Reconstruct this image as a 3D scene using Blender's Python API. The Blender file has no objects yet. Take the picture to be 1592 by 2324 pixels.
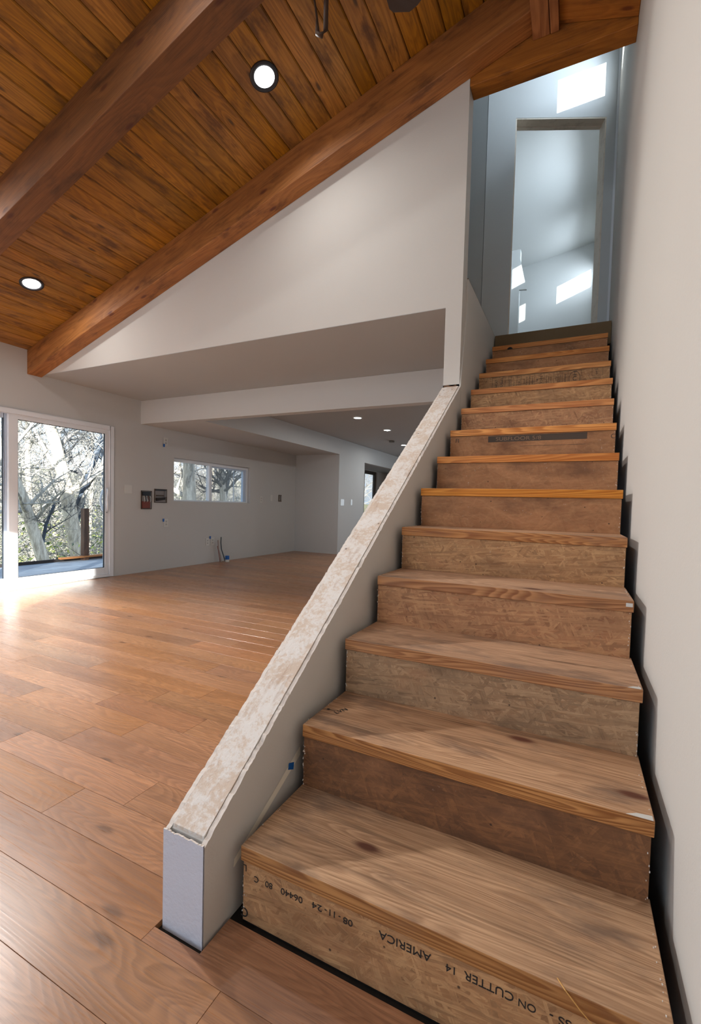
import bpy, bmesh, math, random
from mathutils import Vector, Matrix

# ------------------------------------------------------------------ camera, sky, sun, exposure
scn = bpy.context.scene
COL = scn.collection
YAW, PITCH, ROLL = 0.438619, -0.038446, 0.027614
cam_d = bpy.data.cameras.new('camera'); cam = bpy.data.objects.new('camera', cam_d); COL.objects.link(cam)
fw = Vector((-math.sin(YAW)*math.cos(PITCH), math.cos(YAW)*math.cos(PITCH), math.sin(PITCH)))
rt = Vector((math.cos(YAW), math.sin(YAW), 0)); up = rt.cross(fw)
r2 = rt*math.cos(ROLL)+up*math.sin(ROLL); u2 = up*math.cos(ROLL)-rt*math.sin(ROLL)
M = Matrix((r2, u2, -fw)).transposed().to_4x4(); M.translation = (0.71552, -0.85411, 1.04166)
cam.matrix_world = M
cam_d.sensor_fit = 'VERTICAL'; cam_d.sensor_height = 24; cam_d.lens = 1010.373/2324*24
cam_d.shift_x = (796-829.88)/2324; cam_d.shift_y = (1186.92-1162)/2324
cam_d.clip_start = 0.02; cam_d.clip_end = 300
scn.camera = cam

scn.view_settings.view_transform = 'Standard'; scn.view_settings.look = 'None'
scn.view_settings.exposure = 0.2; scn.view_settings.gamma = 1.0; scn.view_settings.use_curve_mapping = False

world = bpy.data.worlds.new('sky'); scn.world = world; world.use_nodes = True
wn = world.node_tree; wn.nodes.clear()
wo = wn.nodes.new('ShaderNodeOutputWorld'); bg = wn.nodes.new('ShaderNodeBackground')
tc = wn.nodes.new('ShaderNodeTexCoord'); sp = wn.nodes.new('ShaderNodeSeparateXYZ'); cr = wn.nodes.new('ShaderNodeValToRGB')
cr.color_ramp.elements[0].position = 0.0; cr.color_ramp.elements[0].color = (0.80, 0.89, 1.0, 1)
cr.color_ramp.elements[1].position = 0.6; cr.color_ramp.elements[1].color = (0.52, 0.73, 1.0, 1)
wn.links.new(tc.outputs['Generated'], sp.inputs[0]); wn.links.new(sp.outputs['Z'], cr.inputs[0])
wn.links.new(cr.outputs[0], bg.inputs[0]); bg.inputs[1].default_value = 1.5; wn.links.new(bg.outputs[0], wo.inputs[0])

SUN_DIR = Vector((-0.613, 0.79, -0.235))
sd = bpy.data.lights.new('sun', 'SUN'); sd.energy = 21.0; sd.angle = 0.009; sd.color = (1.0, 0.93, 0.82)
so = bpy.data.objects.new('sun', sd); so.rotation_euler = SUN_DIR.to_track_quat('-Z', 'Y').to_euler(); COL.objects.link(so); so.location = (8, -10, 6)

def area(name, loc, direction, sx, sy, power, color):
    d = bpy.data.lights.new(name, 'AREA'); d.shape = 'RECTANGLE'; d.size = sx; d.size_y = sy; d.energy = power; d.color = color
    o = bpy.data.objects.new(name, d); o.location = loc; o.rotation_euler = Vector(direction).to_track_quat('-Z', 'Y').to_euler()
    COL.objects.link(o); return o
# daylight at the back and clerestory windows, plus added fills at unseen openings
area('daylight_back_window', (-1.0, -4.3, 1.25), (0, 1, 0), 3.0, 2.2, 19, (0.76, 0.88, 1.0))
area('added_fill_gable', (-1.7, -4.3, 3.0), (0.1, 1, -0.05), 1.4, 0.6, 26, (0.82, 0.91, 1.0))  # added fill at an unseen gable opening, brightens ceiling and gable wall
area('added_fill_side', (-5.3, -0.9, 1.1), (1, 0, -0.05), 2.4, 1.9, 26, (0.72, 0.86, 1.0))  # added fill through an unseen opening, no door known there
area('daylight_clerestory', (1.05, 3.445, 5.16), (-1, 0.0, -0.5), 0.74, 0.3, 14, (0.82, 0.91, 1.0))
area('daylight_clerestory', (1.05, 5.6, 5.16), (-1, 0.1, -0.8), 1.45, 0.3, 44, (0.84, 0.93, 1.0))
area('daylight_clerestory', (1.05, 7.35, 5.16), (-1, -0.1, -0.8), 0.75, 0.3, 22, (0.84, 0.93, 1.0))
area('added_fill_far', (-1.2, 12.85, 1.3), (-0.2, -1, 0), 1.6, 1.4, 70, (0.78, 0.89, 1.0))  # added fill for the far room, no window known there

# ------------------------------------------------------------------ helpers
random.seed(7)
def lin(r, g, b):
    f = lambda c: c/255/12.92 if c/255 <= 0.04045 else ((c/255+0.055)/1.055)**2.4
    return (f(r), f(g), f(b), 1)
class MB:
    def __init__(s): s.v = []; s.f = []; s.m = []
    def quad(s, a, b, c, d, mi=0):
        n = len(s.v); s.v += [a, b, c, d]; s.f.append((n, n+1, n+2, n+3)); s.m.append(mi)
    def box(s, x0, x1, y0, y1, z0, z1, mi=0):
        n = len(s.v)
        s.v += [(x0,y0,z0),(x1,y0,z0),(x1,y1,z0),(x0,y1,z0),(x0,y0,z1),(x1,y0,z1),(x1,y1,z1),(x0,y1,z1)]
        for f in ((0,3,2,1),(4,5,6,7),(0,1,5,4),(1,2,6,5),(2,3,7,6),(3,0,4,7)):
            s.f.append(tuple(n+i for i in f)); s.m.append(mi)
    def prism(s, pts, a, b, axis, mi=0):
        """extrude polygon pts (2D) from a to b along axis"""
        def P(p, t): return (t, p[0], p[1]) if axis == 'x' else ((p[0], t, p[1]) if axis == 'y' else (p[0], p[1], t))
        n = len(s.v); k = len(pts)
        s.v += [P(p, a) for p in pts]+[P(p, b) for p in pts]
        s.f.append(tuple(range(n, n+k))); s.f.append(tuple(range(n+2*k-1, n+k-1, -1))); s.m += [mi, mi]
        for i in range(k):
            j = (i+1) % k; s.f.append((n+i, n+k+i, n+k+j, n+j)); s.m.append(mi)
    def tube(s, pts, rads, sides=6, mi=0, cap=True):
        rings = []
        for i, p in enumerate(pts):
            p = Vector(p); d = (Vector(pts[min(i+1, len(pts)-1)])-Vector(pts[max(i-1, 0)])).normalized()
            ref = Vector((0, 0, 1)) if abs(d.z) < 0.9 else Vector((1, 0, 0))
            a = d.cross(ref).normalized(); b = d.cross(a)
            rings.append(len(s.v))
            for k in range(sides):
                t = 2*math.pi*k/sides; s.v.append(tuple(p+(a*math.cos(t)+b*math.sin(t))*rads[i]))
        for i in range(len(rings)-1):
            for k in range(sides):
                k2 = (k+1) % sides
                s.f.append((rings[i]+k, rings[i]+k2, rings[i+1]+k2, rings[i+1]+k)); s.m.append(mi)
        if cap:
            s.f.append(tuple(rings[0]+k for k in range(sides)[::-1])); s.f.append(tuple(rings[-1]+k for k in range(sides))); s.m += [mi, mi]
    def build(s, name, mats, parent=None, smooth=False, loc=None, fix=True, **props):
        me = bpy.data.meshes.new(name); me.from_pydata(s.v, [], s.f)
        for m in (mats if isinstance(mats, (list, tuple)) else [mats]): me.materials.append(m)
        me.polygons.foreach_set('material_index', s.m)
        if smooth: me.polygons.foreach_set('use_smooth', [True]*len(s.f))
        me.update()
        if fix:
            bm = bmesh.new(); bm.from_mesh(me); bmesh.ops.remove_doubles(bm, verts=bm.verts, dist=1e-5)
            bmesh.ops.recalc_face_normals(bm, faces=bm.faces); bm.to_mesh(me); bm.free()
        return link(name, me, parent, loc, **props)
def link(name, me, parent=None, loc=None, **props):
    o = bpy.data.objects.new(name, me); COL.objects.link(o)
    if loc is not None: o.location = loc
    if parent is not None: o.parent = parent
    for k, v in props.items(): o[k] = v
    return o
def empty(name, loc=(0, 0, 0), **props):
    o = bpy.data.objects.new(name, None); COL.objects.link(o); o.location = loc; o.empty_display_size = 0.1
    for k, v in props.items(): o[k] = v
    return o
def bevel(o, w, seg=2):
    m = o.modifiers.new('bevel', 'BEVEL'); m.width = w; m.segments = seg; m.limit_method = 'ANGLE'; return o

# ------------------------------------------------------------------ materials
class NT:
    def __init__(s, name):
        s.mat = bpy.data.materials.new(name); s.mat.use_nodes = True; s.t = s.mat.node_tree; s.t.nodes.clear()
        s.out = s.n('ShaderNodeOutputMaterial'); s.b = s.n('ShaderNodeBsdfPrincipled'); s.l(s.b.outputs[0], s.out.inputs[0])
    def n(s, t, **k):
        x = s.t.nodes.new(t)
        for a, v in k.items(): setattr(x, a, v)
        return x
    def l(s, a, b): s.t.links.new(a, b)
    def put(s, x, inp):
        if hasattr(x, 'is_output') or isinstance(x, bpy.types.NodeSocket): s.l(x, inp)
        else: inp.default_value = x
    def math(s, op, a, b=0.0, c=None, clamp=False):
        m = s.n('ShaderNodeMath', operation=op); m.use_clamp = clamp; s.put(a, m.inputs[0]); s.put(b, m.inputs[1])
        if c is not None: s.put(c, m.inputs[2])
        return m.outputs[0]
    def vmath(s, op, a, b):
        m = s.n('ShaderNodeVectorMath', operation=op); s.put(a, m.inputs[0])
        s.put(b, m.inputs['Scale'] if op == 'SCALE' else m.inputs[1]); return m.outputs[0]
    def noise(s, v, scale=5, detail=3, rough=0.5, dist=0):
        m = s.n('ShaderNodeTexNoise'); s.put(v, m.inputs['Vector']); m.inputs['Scale'].default_value = scale
        m.inputs['Detail'].default_value = detail; m.inputs['Roughness'].default_value = rough; m.inputs['Distortion'].default_value = dist
        return m.outputs['Fac']
    def vor(s, v, scale=5, feat='F1', out='Distance', rnd=1.0):
        m = s.n('ShaderNodeTexVoronoi', feature=feat); s.put(v, m.inputs['Vector']); m.inputs['Scale'].default_value = scale
        m.inputs['Randomness'].default_value = rnd; return m.outputs[out]
    def ramp(s, f, a, b, lo=0.0, hi=1.0):
        m = s.n('ShaderNodeMapRange'); m.interpolation_type = 'SMOOTHSTEP'; s.put(f, m.inputs[0])
        for i, v in enumerate((a, b, lo, hi)): m.inputs[i+1].default_value = v
        return m.outputs[0]
    def mix(s, f, a, b, mode='MIX'):
        m = s.n('ShaderNodeMix', data_type='RGBA', blend_type=mode); s.put(f, m.inputs[0]); s.put(a, m.inputs[6]); s.put(b, m.inputs[7]); return m.outputs[2]
    def bump(s, h, strength, dist=0.002):
        m = s.n('ShaderNodeBump'); m.inputs['Strength'].default_value = strength; m.inputs['Distance'].default_value = dist
        s.put(h, m.inputs['Height']); s.l(m.outputs[0], s.b.inputs['Normal'])
    def coord(s, rand=True, island=False):
        v = s.n('ShaderNodeTexCoord').outputs['Object']; r = None
        if rand:
            r = s.n('ShaderNodeObjectInfo').outputs['Random']
            if island:
                r = s.math('FRACT', s.math('ADD', r, s.n('ShaderNodeNewGeometry').outputs['Random Per Island']))
            c = s.n('ShaderNodeCombineXYZ'); s.l(s.math('MULTIPLY', r, 37.0), c.inputs[0]); s.l(s.math('MULTIPLY', r, 61.0), c.inputs[1]); s.l(s.math('MULTIPLY', r, 83.0), c.inputs[2])
            v = s.vmath('ADD', v, c.outputs[0])
        return v, r

def plain(name, col, rough=0.5, metal=0.0, spec=None):
    t = NT(name); t.b.inputs['Base Color'].default_value = col; t.b.inputs['Roughness'].default_value = rough; t.b.inputs['Metallic'].default_value = metal
    return t.mat

def wood(name, light, dark, axis='x', ring=1.0, knots=0.5, rough=0.5, bump=0.25, vary=0.25, stain=None, stain_amt=0.0, fine=1.0, island=False, ringfreq=9.0, streak=0.0, fineamt=0.30, kdens=5.0, knotp=0.42, width=2.6, ringamt=0.55, knotcol=None):
    t = NT(name); v, r = t.coord(True, island)
    k = {'x': 0, 'y': 1, 'z': 2}[axis]
    def st(along, across, thick=None):
        s = [across]*3; s[k] = along
        if thick is not None: s[2 if k != 2 else 1] = thick
        return t.vmath('MULTIPLY', v, tuple(s))
    warp = t.noise(st(1.2, 3.0), 1.0, 2, 0.5)
    n1 = t.noise(st(0.55*ring, width*ring), 1.6, 1.5, 0.35, 0.4)
    sx_ = t.n('ShaderNodeSeparateXYZ'); t.l(v, sx_.inputs[0]); oth = [i for i in range(3) if i != k]
    cb = t.n('ShaderNodeCombineXYZ'); t.l(t.math('MULTIPLY', sx_.outputs[k], 1.9), cb.inputs[0])
    t.l(t.math('MULTIPLY', t.math('ADD', sx_.outputs[oth[0]], sx_.outputs[oth[1]]), kdens), cb.inputs[1])
    def vor2(out):
        m = t.n('ShaderNodeTexVoronoi', voronoi_dimensions='2D'); t.l(cb.outputs[0], m.inputs['Vector']); m.inputs['Scale'].default_value = 1.0; return m.outputs[out]
    kd = vor2('Distance')
    kn = t.ramp(kd, 0.03, 0.32, 1.0, 0.0)
    kcol = vor2('Color'); kr = t.n('ShaderNodeSeparateColor'); t.l(kcol, kr.inputs[0])
    gate = t.math('LESS_THAN', kr.outputs[0], knotp)
    kn = t.math('MULTIPLY', kn, gate)
    f = t.math('ADD', t.math('MULTIPLY', n1, ringfreq), t.math('MULTIPLY', kn, 1.1*knots))
    rings = t.math('FRACT', t.math('MULTIPLY', f, 1.0))
    rings = t.math('MULTIPLY', t.ramp(rings, 0.0, 0.75, 0, 1), t.ramp(rings, 0.8, 1.0, 1, 0))
    fin = t.noise(st(3.0*fine, 140*fine), 1.0, 3, 0.65)
    finm = t.ramp(fin, 0.38, 0.68, 0, 1)
    amt = t.math('ADD', t.math('MULTIPLY', rings, ringamt), t.math('MULTIPLY', finm, fineamt), clamp=True)
    col = t.mix(amt, light, dark)
    big = t.noise(st(0.8, 7.0), 1.0, 3, 0.55)
    col = t.mix(t.ramp(big, 0.35, 0.7, 0, 0.45), col, dark)
    if stain is not None:
        sn = t.noise(t.vmath('ADD', st(3.0, 9.0), (3.3, 1.1, 7.7)), 1.0, 5, 0.65)
        col = t.mix(t.ramp(sn, 0.48, 0.72, 0, stain_amt), col, stain)
    if streak > 0:
        sn = t.noise(st(1.3, 22.0), 1.0, 3, 0.6); col = t.mix(t.ramp(sn, 0.55, 0.75, 0, streak), col, tuple(c*0.45 for c in dark[:3])+(1,))
    kc = knotcol or tuple(c*0.22 for c in dark[:3])+(1,)
    core = t.math('MULTIPLY', t.ramp(kd, 0.03, 0.10, 1.0, 0.0), gate)
    col = t.mix(t.math('MULTIPLY', core, min(1.0, knots)), col, kc)
    if vary > 0:
        rr = t.math('ADD', 1.0-vary, t.math('MULTIPLY', r, 2*vary)); hs = t.n('ShaderNodeHueSaturation')
        t.l(rr, hs.inputs['Value']); t.l(t.math('ADD', 0.4975, t.math('MULTIPLY', t.math('FRACT', t.math('MULTIPLY', r, 7.31)), 0.006)), hs.inputs['Hue'])
        t.l(t.math('ADD', 0.97, t.math('MULTIPLY', t.math('FRACT', t.math('MULTIPLY', r, 3.77)), 0.12)), hs.inputs['Saturation'])
        t.l(col, hs.inputs['Color']); col = hs.outputs[0]
    t.l(col, t.b.inputs['Base Color'])
    t.l(t.ramp(fin, 0.3, 0.7, rough-0.05, rough+0.10), t.b.inputs['Roughness'])
    if island: t.b.inputs['Coat Weight'].default_value = 0.18; t.b.inputs['Coat Roughness'].default_value = 0.22
    t.bump(t.math('ADD', t.math('MULTIPLY', fin, 0.6), t.math('MULTIPLY', rings, 0.35)), bump, 0.0015)
    return t.mat

def drywall(name, col, bumpk=0.25, dirt=0.0, scale=180, rough=0.75):
    t = NT(name); v, r = t.coord(False)
    n = t.noise(v, scale, 3, 0.6); n2 = t.noise(v, 2.2, 3, 0.5); n3 = t.noise(v, 28, 2, 0.5)
    c = t.mix(t.ramp(n2, 0.3, 0.7, 0, 0.05), col, tuple(x*0.8 for x in col[:3])+(1,))
    if dirt: c = t.mix(t.ramp(t.noise(v, 14, 5, 0.65), 0.5, 0.75, 0, dirt), c, lin(120, 105, 90))
    t.l(c, t.b.inputs['Base Color']); t.b.inputs['Roughness'].default_value = rough
    t.bump(t.math('ADD', n, t.math('MULTIPLY', n3, 0.8)), bumpk, 0.002); return t.mat

def osb(name, base, flake, dark, stain_amt=0.5, flake_amt=0.8, speck=0.3, seed=0.0):
    t = NT(name); v, r = t.coord(True)
    v = t.vmath('ADD', v, (seed, seed*0.7, seed*1.3))
    wv = t.vmath('ADD', v, t.vmath('SCALE', t.n('ShaderNodeTexNoise').outputs['Color'], 0.0))
    col = base; h = None
    for i, (ang, sc, th) in enumerate(((0.30, (15, 110), 0.42), (-0.42, (18, 130), 0.45), (0.95, (20, 90), 0.6), (-1.2, (17, 100), 0.66), (0.08, (14, 140), 0.5))):
        mp = t.n('ShaderNodeMapping'); mp.inputs['Rotation'].default_value = (0, ang, 0); t.l(wv, mp.inputs['Vector'])
        vv = t.vmath('MULTIPLY', mp.outputs[0], (sc[0], 12, sc[1]))
        wob = t.n('ShaderNodeTexNoise'); wob.inputs['Scale'].default_value = 0.6; t.l(vv, wob.inputs['Vector'])
        vv = t.vmath('ADD', vv, t.vmath('SCALE', wob.outputs['Color'], 1.6))
        c = t.vor(vv, 1.0, 'F1', 'Color'); sc_ = t.n('ShaderNodeSeparateColor'); t.l(c, sc_.inputs[0])
        m = t.math('GREATER_THAN', sc_.outputs[0], th)
        shade = t.mix(sc_.outputs[1], base, flake)
        shade = t.mix(t.ramp(sc_.outputs[2], 0.6, 1.0, 0, 0.5), shade, dark)
        fib = t.noise(t.vmath('MULTIPLY', mp.outputs[0], (20, 40, 400)), 1.0, 2, 0.6)
        shade = t.mix(t.ramp(fib, 0.4, 0.75, 0, 0.35), shade, dark)
        col = t.mix(t.math('MULTIPLY', m, flake_amt), col, shade)
        h = sc_.outputs[1] if h is None else t.math('ADD', t.math('MULTIPLY', h, t.math('SUBTRACT', 1.0, m)), t.math('MULTIPLY', sc_.outputs[1], m))
    big = t.noise(t.vmath('MULTIPLY', v, (3.2, 3, 7)), 1.0, 5, 0.62)
    col = t.mix(t.ramp(big, 0.42, 0.72, 0, stain_amt), col, dark)
    big2 = t.noise(t.vmath('MULTIPLY', v, (5, 3, 9)), 1.0, 3, 0.5)
    col = t.mix(t.ramp(big2, 0.55, 0.75, 0, 0.25), col, lin(184, 128, 88))
    nd = t.vor(t.vmath('MULTIPLY', v, (1, 1, 1)), 17, 'F1', 'Distance'); col = t.mix(t.ramp(nd, 0.03, 0.075, 0.85, 0), col, lin(35, 22, 15))
    sp_ = t.noise(v, 90, 2, 0.5); gate = t.ramp(t.noise(v, 6, 2, 0.5), 0.45, 0.65, 0, 1)
    col = t.mix(t.math('MULTIPLY', t.ramp(sp_, 0.66, 0.74, 0, speck), gate), col, lin(205, 190, 175))
    t.l(col, t.b.inputs['Base Color']); t.b.inputs['Roughness'].default_value = 0.72
    t.bump(t.math('ADD', h, t.math('MULTIPLY', sp_, 0.3)), 0.3, 0.0012); return t.mat

W_WARM = lin(226, 218, 208)
m_wall = drywall('painted_drywall', lin(192, 190, 186), 0.10)
m_wall_up = drywall('upper_white_drywall', lin(205, 208, 208), 0.08)
m_wall_tex = drywall('textured_drywall', lin(200, 196, 189), 0.22, scale=120)
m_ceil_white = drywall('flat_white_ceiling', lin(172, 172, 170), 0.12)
m_gyp = drywall('raw_gypsum_edge', lin(224, 214, 204), 0.9, 0.5, 90)
m_end = drywall('rough_grey_plaster', lin(200, 202, 212), 1.0, 0.0, 90)
m_rough = drywall('rough_sawn_reveal', lin(228, 218, 204), 0.6, 0.25, 60)
m_black = plain('dark_gap', (0.010, 0.009, 0.008, 1), 0.9)
m_sub = plain('dark_subfloor', (0.02, 0.016, 0.013, 1), 0.95)  # near-black underlay that shows in the gaps around the planks
m_floor = wood('oak_floor_wood', lin(180, 130, 93), lin(114, 77, 52), 'x', ring=1.5, knots=0.5, rough=0.30, bump=0.05, vary=0.15, island=True, ringfreq=26, width=3.6, ringamt=0.30, fine=1.7, fineamt=0.42, knotp=0.22)
m_ceil = wood('stained_pine_ceiling', lin(170, 117, 46), lin(110, 71, 24), 'y', ring=1.4, knots=0.8, rough=0.5, bump=0.2, vary=0.16, stain=lin(70, 38, 14), stain_amt=0.8, streak=0.6, ringfreq=10, width=4.5, ringamt=0.45)
m_beam = wood('stained_beam_wood', lin(180, 116, 54), lin(122, 72, 28), 'x', ring=0.8, knots=0.8, rough=0.6, bump=0.3, vary=0.08, stain=lin(78, 42, 18), stain_amt=0.7, streak=0.5, ringfreq=16, width=3.0, ringamt=0.3, knotcol=lin(92, 38, 20))
m_beam_shade = wood('shaded_beam_wood', lin(124, 78, 40), lin(82, 48, 22), 'x', ring=0.8, knots=0.8, rough=0.6, bump=0.3, vary=0.05, stain=lin(56, 30, 14), stain_amt=0.7, streak=0.5, ringfreq=16, width=3.0, ringamt=0.3, knotcol=lin(70, 30, 16))  # same stain as the other beams, shade put into the colour
m_beamy = wood('ridge_beam_wood', lin(178, 118, 66), lin(124, 72, 34), 'y', ring=0.8, knots=0.6, rough=0.6, bump=0.3, vary=0.05, stain=lin(78, 40, 20), stain_amt=0.5, ringfreq=10)
m_tread = wood('weathered_tread_pine', lin(206, 166, 132), lin(142, 104, 76), 'x', ring=1.0, knots=1.0, rough=0.68, bump=0.35, vary=0.06, stain=lin(104, 84, 72), stain_amt=0.75, ringfreq=26, width=9.0, streak=0.7, fine=1.5, fineamt=0.45, ringamt=0.45, knotp=0.75, knotcol=lin(92, 52, 36))
m_nose = wood('fresh_nose_pine', lin(200, 144, 92), lin(136, 84, 44), 'x', ring=1.0, knots=0.3, rough=0.6, bump=0.3, vary=0.10, ringfreq=26, width=9.0, stain=lin(130, 100, 84), stain_amt=0.35, ringamt=0.8)
m_noseb = wood('bright_nose_pine', lin(226, 156, 86), lin(172, 100, 42), 'x', ring=1.0, knots=0.2, rough=0.6, bump=0.3, vary=0.08, ringfreq=16, width=9.0, ringamt=0.7)
m_osb1 = osb('osb_tan', lin(168, 122, 80), lin(204, 160, 112), lin(104, 70, 44), 0.55)
m_osb2 = osb('osb_dark', lin(110, 72, 42), lin(146, 98, 58), lin(62, 38, 22), 0.7, 0.6, 0.15, 3.0)
m_osb3 = osb('osb_greyed', lin(150, 116, 84), lin(184, 150, 114), lin(92, 70, 50), 0.6, 0.8, 0.1, 7.0)
m_osb4 = osb('osb_red', lin(170, 118, 80), lin(204, 156, 110), lin(104, 64, 42), 0.5, 0.8, 0.2, 11.0)
m_osb5 = osb('plywood_brown', lin(166, 114, 74), lin(192, 142, 96), lin(104, 68, 42), 0.85, 0.35, 0.5, 15.0)
m_ink = plain('black_ink', (0.018, 0.014, 0.012, 1), 0.8)
m_inkb = plain('faded_ink', (0.07, 0.048, 0.034, 1), 0.8)
m_inkl = plain('faded_light_print', lin(130, 104, 82), 0.8)
m_land = drywall('brown_paper_board', lin(112, 90, 60), 0.4, 0.2, 60)
m_string = plain('dark_stringer_lumber', lin(72, 46, 28), 0.8)
m_vinyl = plain('white_vinyl', lin(225, 228, 232), 0.35)
m_vinylb = plain('bluish_vinyl', lin(188, 203, 222), 0.35)
m_gasket = plain('black_gasket', (0.02, 0.025, 0.035, 1), 0.5)
m_plate = plain('white_plastic', lin(204, 202, 196), 0.4)
m_dark = plain('dark_metal', lin(42, 44, 50), 0.4, 0.3)
m_tape = plain('blue_painters_tape', lin(20, 90, 165), 0.6)
m_bronze = plain('bronze_window_frame', lin(70, 58, 48), 0.5)
m_caulk = drywall('caulk_crumbs', lin(214, 206, 196), 0.6, 0.2, 90)

t = NT('window_glass'); t.t.nodes.remove(t.b)
tr = t.n('ShaderNodeBsdfTransparent'); gl = t.n('ShaderNodeBsdfGlossy'); gl.inputs['Roughness'].default_value = 0.02
tr.inputs[0].default_value = (0.93, 0.96, 0.98, 1); fr = t.n('ShaderNodeFresnel'); fr.inputs[0].default_value = 1.45; mx = t.n('ShaderNodeMixShader')
t.l(t.math('MULTIPLY', fr.outputs[0], 0.6), mx.inputs[0]); t.l(tr.outputs[0], mx.inputs[1]); t.l(gl.outputs[0], mx.inputs[2]); t.l(mx.outputs[0], t.out.inputs[0])
m_glass = t.mat
def emitter(name, col, k):
    t = NT(name); t.b.inputs['Base Color'].default_value = (0.8, 0.8, 0.8, 1); t.b.inputs['Emission Color'].default_value = col; t.b.inputs['Emission Strength'].default_value = k; return t.mat
m_led = emitter('led_diffuser', (0.93, 0.97, 1.0, 1), 6.0)

# ------------------------------------------------------------------ dimensions
XW, XR = -4.888, 0.935           # window wall, right-hand wall
R, D, W = 0.19, 0.2671, 0.900    # riser, run, tread width
SL, C0 = 0.3145, 4.210           # roof slope and height of the ceiling at x=0
XRIDGE = 0.43
def zc(x): return C0+SL*x if x <= XRIDGE else C0+SL*(2*XRIDGE-x)
YG = 2.227                       # gable wall face
YB = -4.0                        # wall behind the camera

def holed_wall(name, axis, a, b, u0, u1, z0, z1, holes, mat, topfn=None, **props):
    """wall slab between a..b on `axis`, spanning u0..u1 and z0..z1 with rectangular holes (u0,u1,z0,z1)"""
    us = sorted(set([u0, u1]+[h[0] for h in holes]+[h[1] for h in holes])); zs = sorted(set([z0, z1]+[h[2] for h in holes]+[h[3] for h in holes]))
    us = [u for u in us if u0 <= u <= u1]; zs = [z for z in zs if z0 <= z <= z1]
    def solid(i, j):
        if i < 0 or j < 0 or i >= len(us)-1 or j >= len(zs)-1: return False
        u = (us[i]+us[i+1])/2; z = (zs[j]+zs[j+1])/2
        return not any(h[0] < u < h[1] and h[2] < z < h[3] for h in holes)
    def P(t, u, z): return (t, u, z) if axis == 'x' else (u, t, z)
    m = MB()
    for i in range(len(us)-1):
        for j in range(len(zs)-1):
            if not solid(i, j): continue
            A, B, Cc, Dd = us[i], us[i+1], zs[j], zs[j+1]
            for tt in (a, b): m.quad(P(tt, A, Cc), P(tt, B, Cc), P(tt, B, Dd), P(tt, A, Dd))
            for di, dj, e in ((-1, 0, ((A, Cc), (A, Dd))), (1, 0, ((B, Cc), (B, Dd))), (0, -1, ((A, Cc), (B, Cc))), (0, 1, ((A, Dd), (B, Dd)))):
                if not solid(i+di, j+dj):
                    p, q = e; m.quad(P(a, *p), P(b, *p), P(b, *q), P(a, *q))
    return m.build(name, mat, kind='structure', **props)

# ------------------------------------------------------------------ room shell
# window wall: sliding door, small window, distant window, unseen opening added for the side fill
holed_wall('wall_left', 'x', XW-0.14, XW, YB, 12.7, -0.2, 2.75,
           [(-2.2, 0.3, 0.02, 2.0), (0.68, 3.115, 0.0, 2.0), (4.105, 5.885, 1.033, 1.700), (10.95, 11.85, 0.35, 2.09)], m_wall)
mm = MB(); mm.box(XW-0.14, XW, 2.35, 12.7, 2.75, 5.0); mm.build('wall_upper_left', m_wall_up, kind='structure')
# gable wall over the opening with the post beside the stairs
mm = MB()
mm.prism([(XW, 2.438), (-0.157, 2.438), (-0.157, 1.78), (-0.042, 1.78), (-0.042, 4.19), (XW, zc(XW))], YG, YG+0.12, 'y')
mm.build('wall_gable', m_wall_tex, kind='structure')
# partition on the left of the stairs (below the upper floor)
mm = MB(); mm.prism([(YG, -0.015), (12.6, -0.015), (12.6, 2.665), (YG+0.12, 2.665), (YG+0.12, 2.43), (YG, 1.9)], -0.157, -0.032, 'x')
mm.build('wall_stair_upper', m_wall_tex, kind='structure')
# right-hand wall with the clerestory windows upstairs
holed_wall('wall_right', 'x', XR, XR+0.05, YB, 12.7, -0.2, 6.2, [(3.07, 3.82, 5.0, 5.32), (4.87, 6.36, 5.0, 5.32), (6.97, 7.73, 5.0, 5.32)], m_wall_tex)
# wall behind the camera: tall window unit, and a gable opening added for fill light
holed_wall('wall_back', 'y', YB-0.12, YB, XW, XR, -0.2, 4.4, [(-2.6, 0.497, 0.02, 2.42), (-2.4, -1.0, 2.7, 3.3)], m_wall)
# far wall, jog and alcove
holed_wall('wall_far', 'y', 12.6, 12.72, XW, -0.16, -0.2, 2.6, [(-2.0, -0.4, 0.6, 2.0)], m_wall)  # opening added so the far-room fill can shine in
mm = MB(); mm.box(XW, -3.92, 7.40, 7.52, -0.015, 2.43); mm.build('wall_jog', m_wall, kind='structure')
holed_wall('wall_corridor', 'x', -3.92, -3.80, 7.4, 12.6, -0.015, 2.43, [(8.64, 12.3, -0.2, 2.055)], m_wall)
mm = MB(); mm.box(XW, -3.92, 8.52, 8.64, -0.015, 2.43); mm.build('wall_alcove', m_wall, kind='structure')
mm = MB(); mm.box(XW, -3.925, 8.64, 12.6, 2.11, 2.43); mm.build('ceiling_alcove', m_ceil_white, kind='structure')
# lower ceiling = underside of the upper floor
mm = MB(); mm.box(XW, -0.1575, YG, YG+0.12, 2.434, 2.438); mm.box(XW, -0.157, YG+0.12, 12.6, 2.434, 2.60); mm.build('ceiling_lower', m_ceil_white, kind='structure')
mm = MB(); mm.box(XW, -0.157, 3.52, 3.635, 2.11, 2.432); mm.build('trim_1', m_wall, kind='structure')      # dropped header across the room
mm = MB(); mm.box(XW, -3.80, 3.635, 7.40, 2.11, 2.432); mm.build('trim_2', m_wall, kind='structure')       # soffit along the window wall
# upper floor slab and the landing
mm = MB(); mm.box(XW, -0.160, YG+0.12, 12.6, 2.60, 2.665); mm.box(-0.160, -0.034, YG+0.121, 12.6, 2.666, 2.672)
mm.build('floor_upper', m_land, kind='structure')
mm = MB(); mm.box(-0.032, XR, 3.50, 12.6, 2.56, 2.66); mm.build('floor_landing', m_land, kind='structure')
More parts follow.
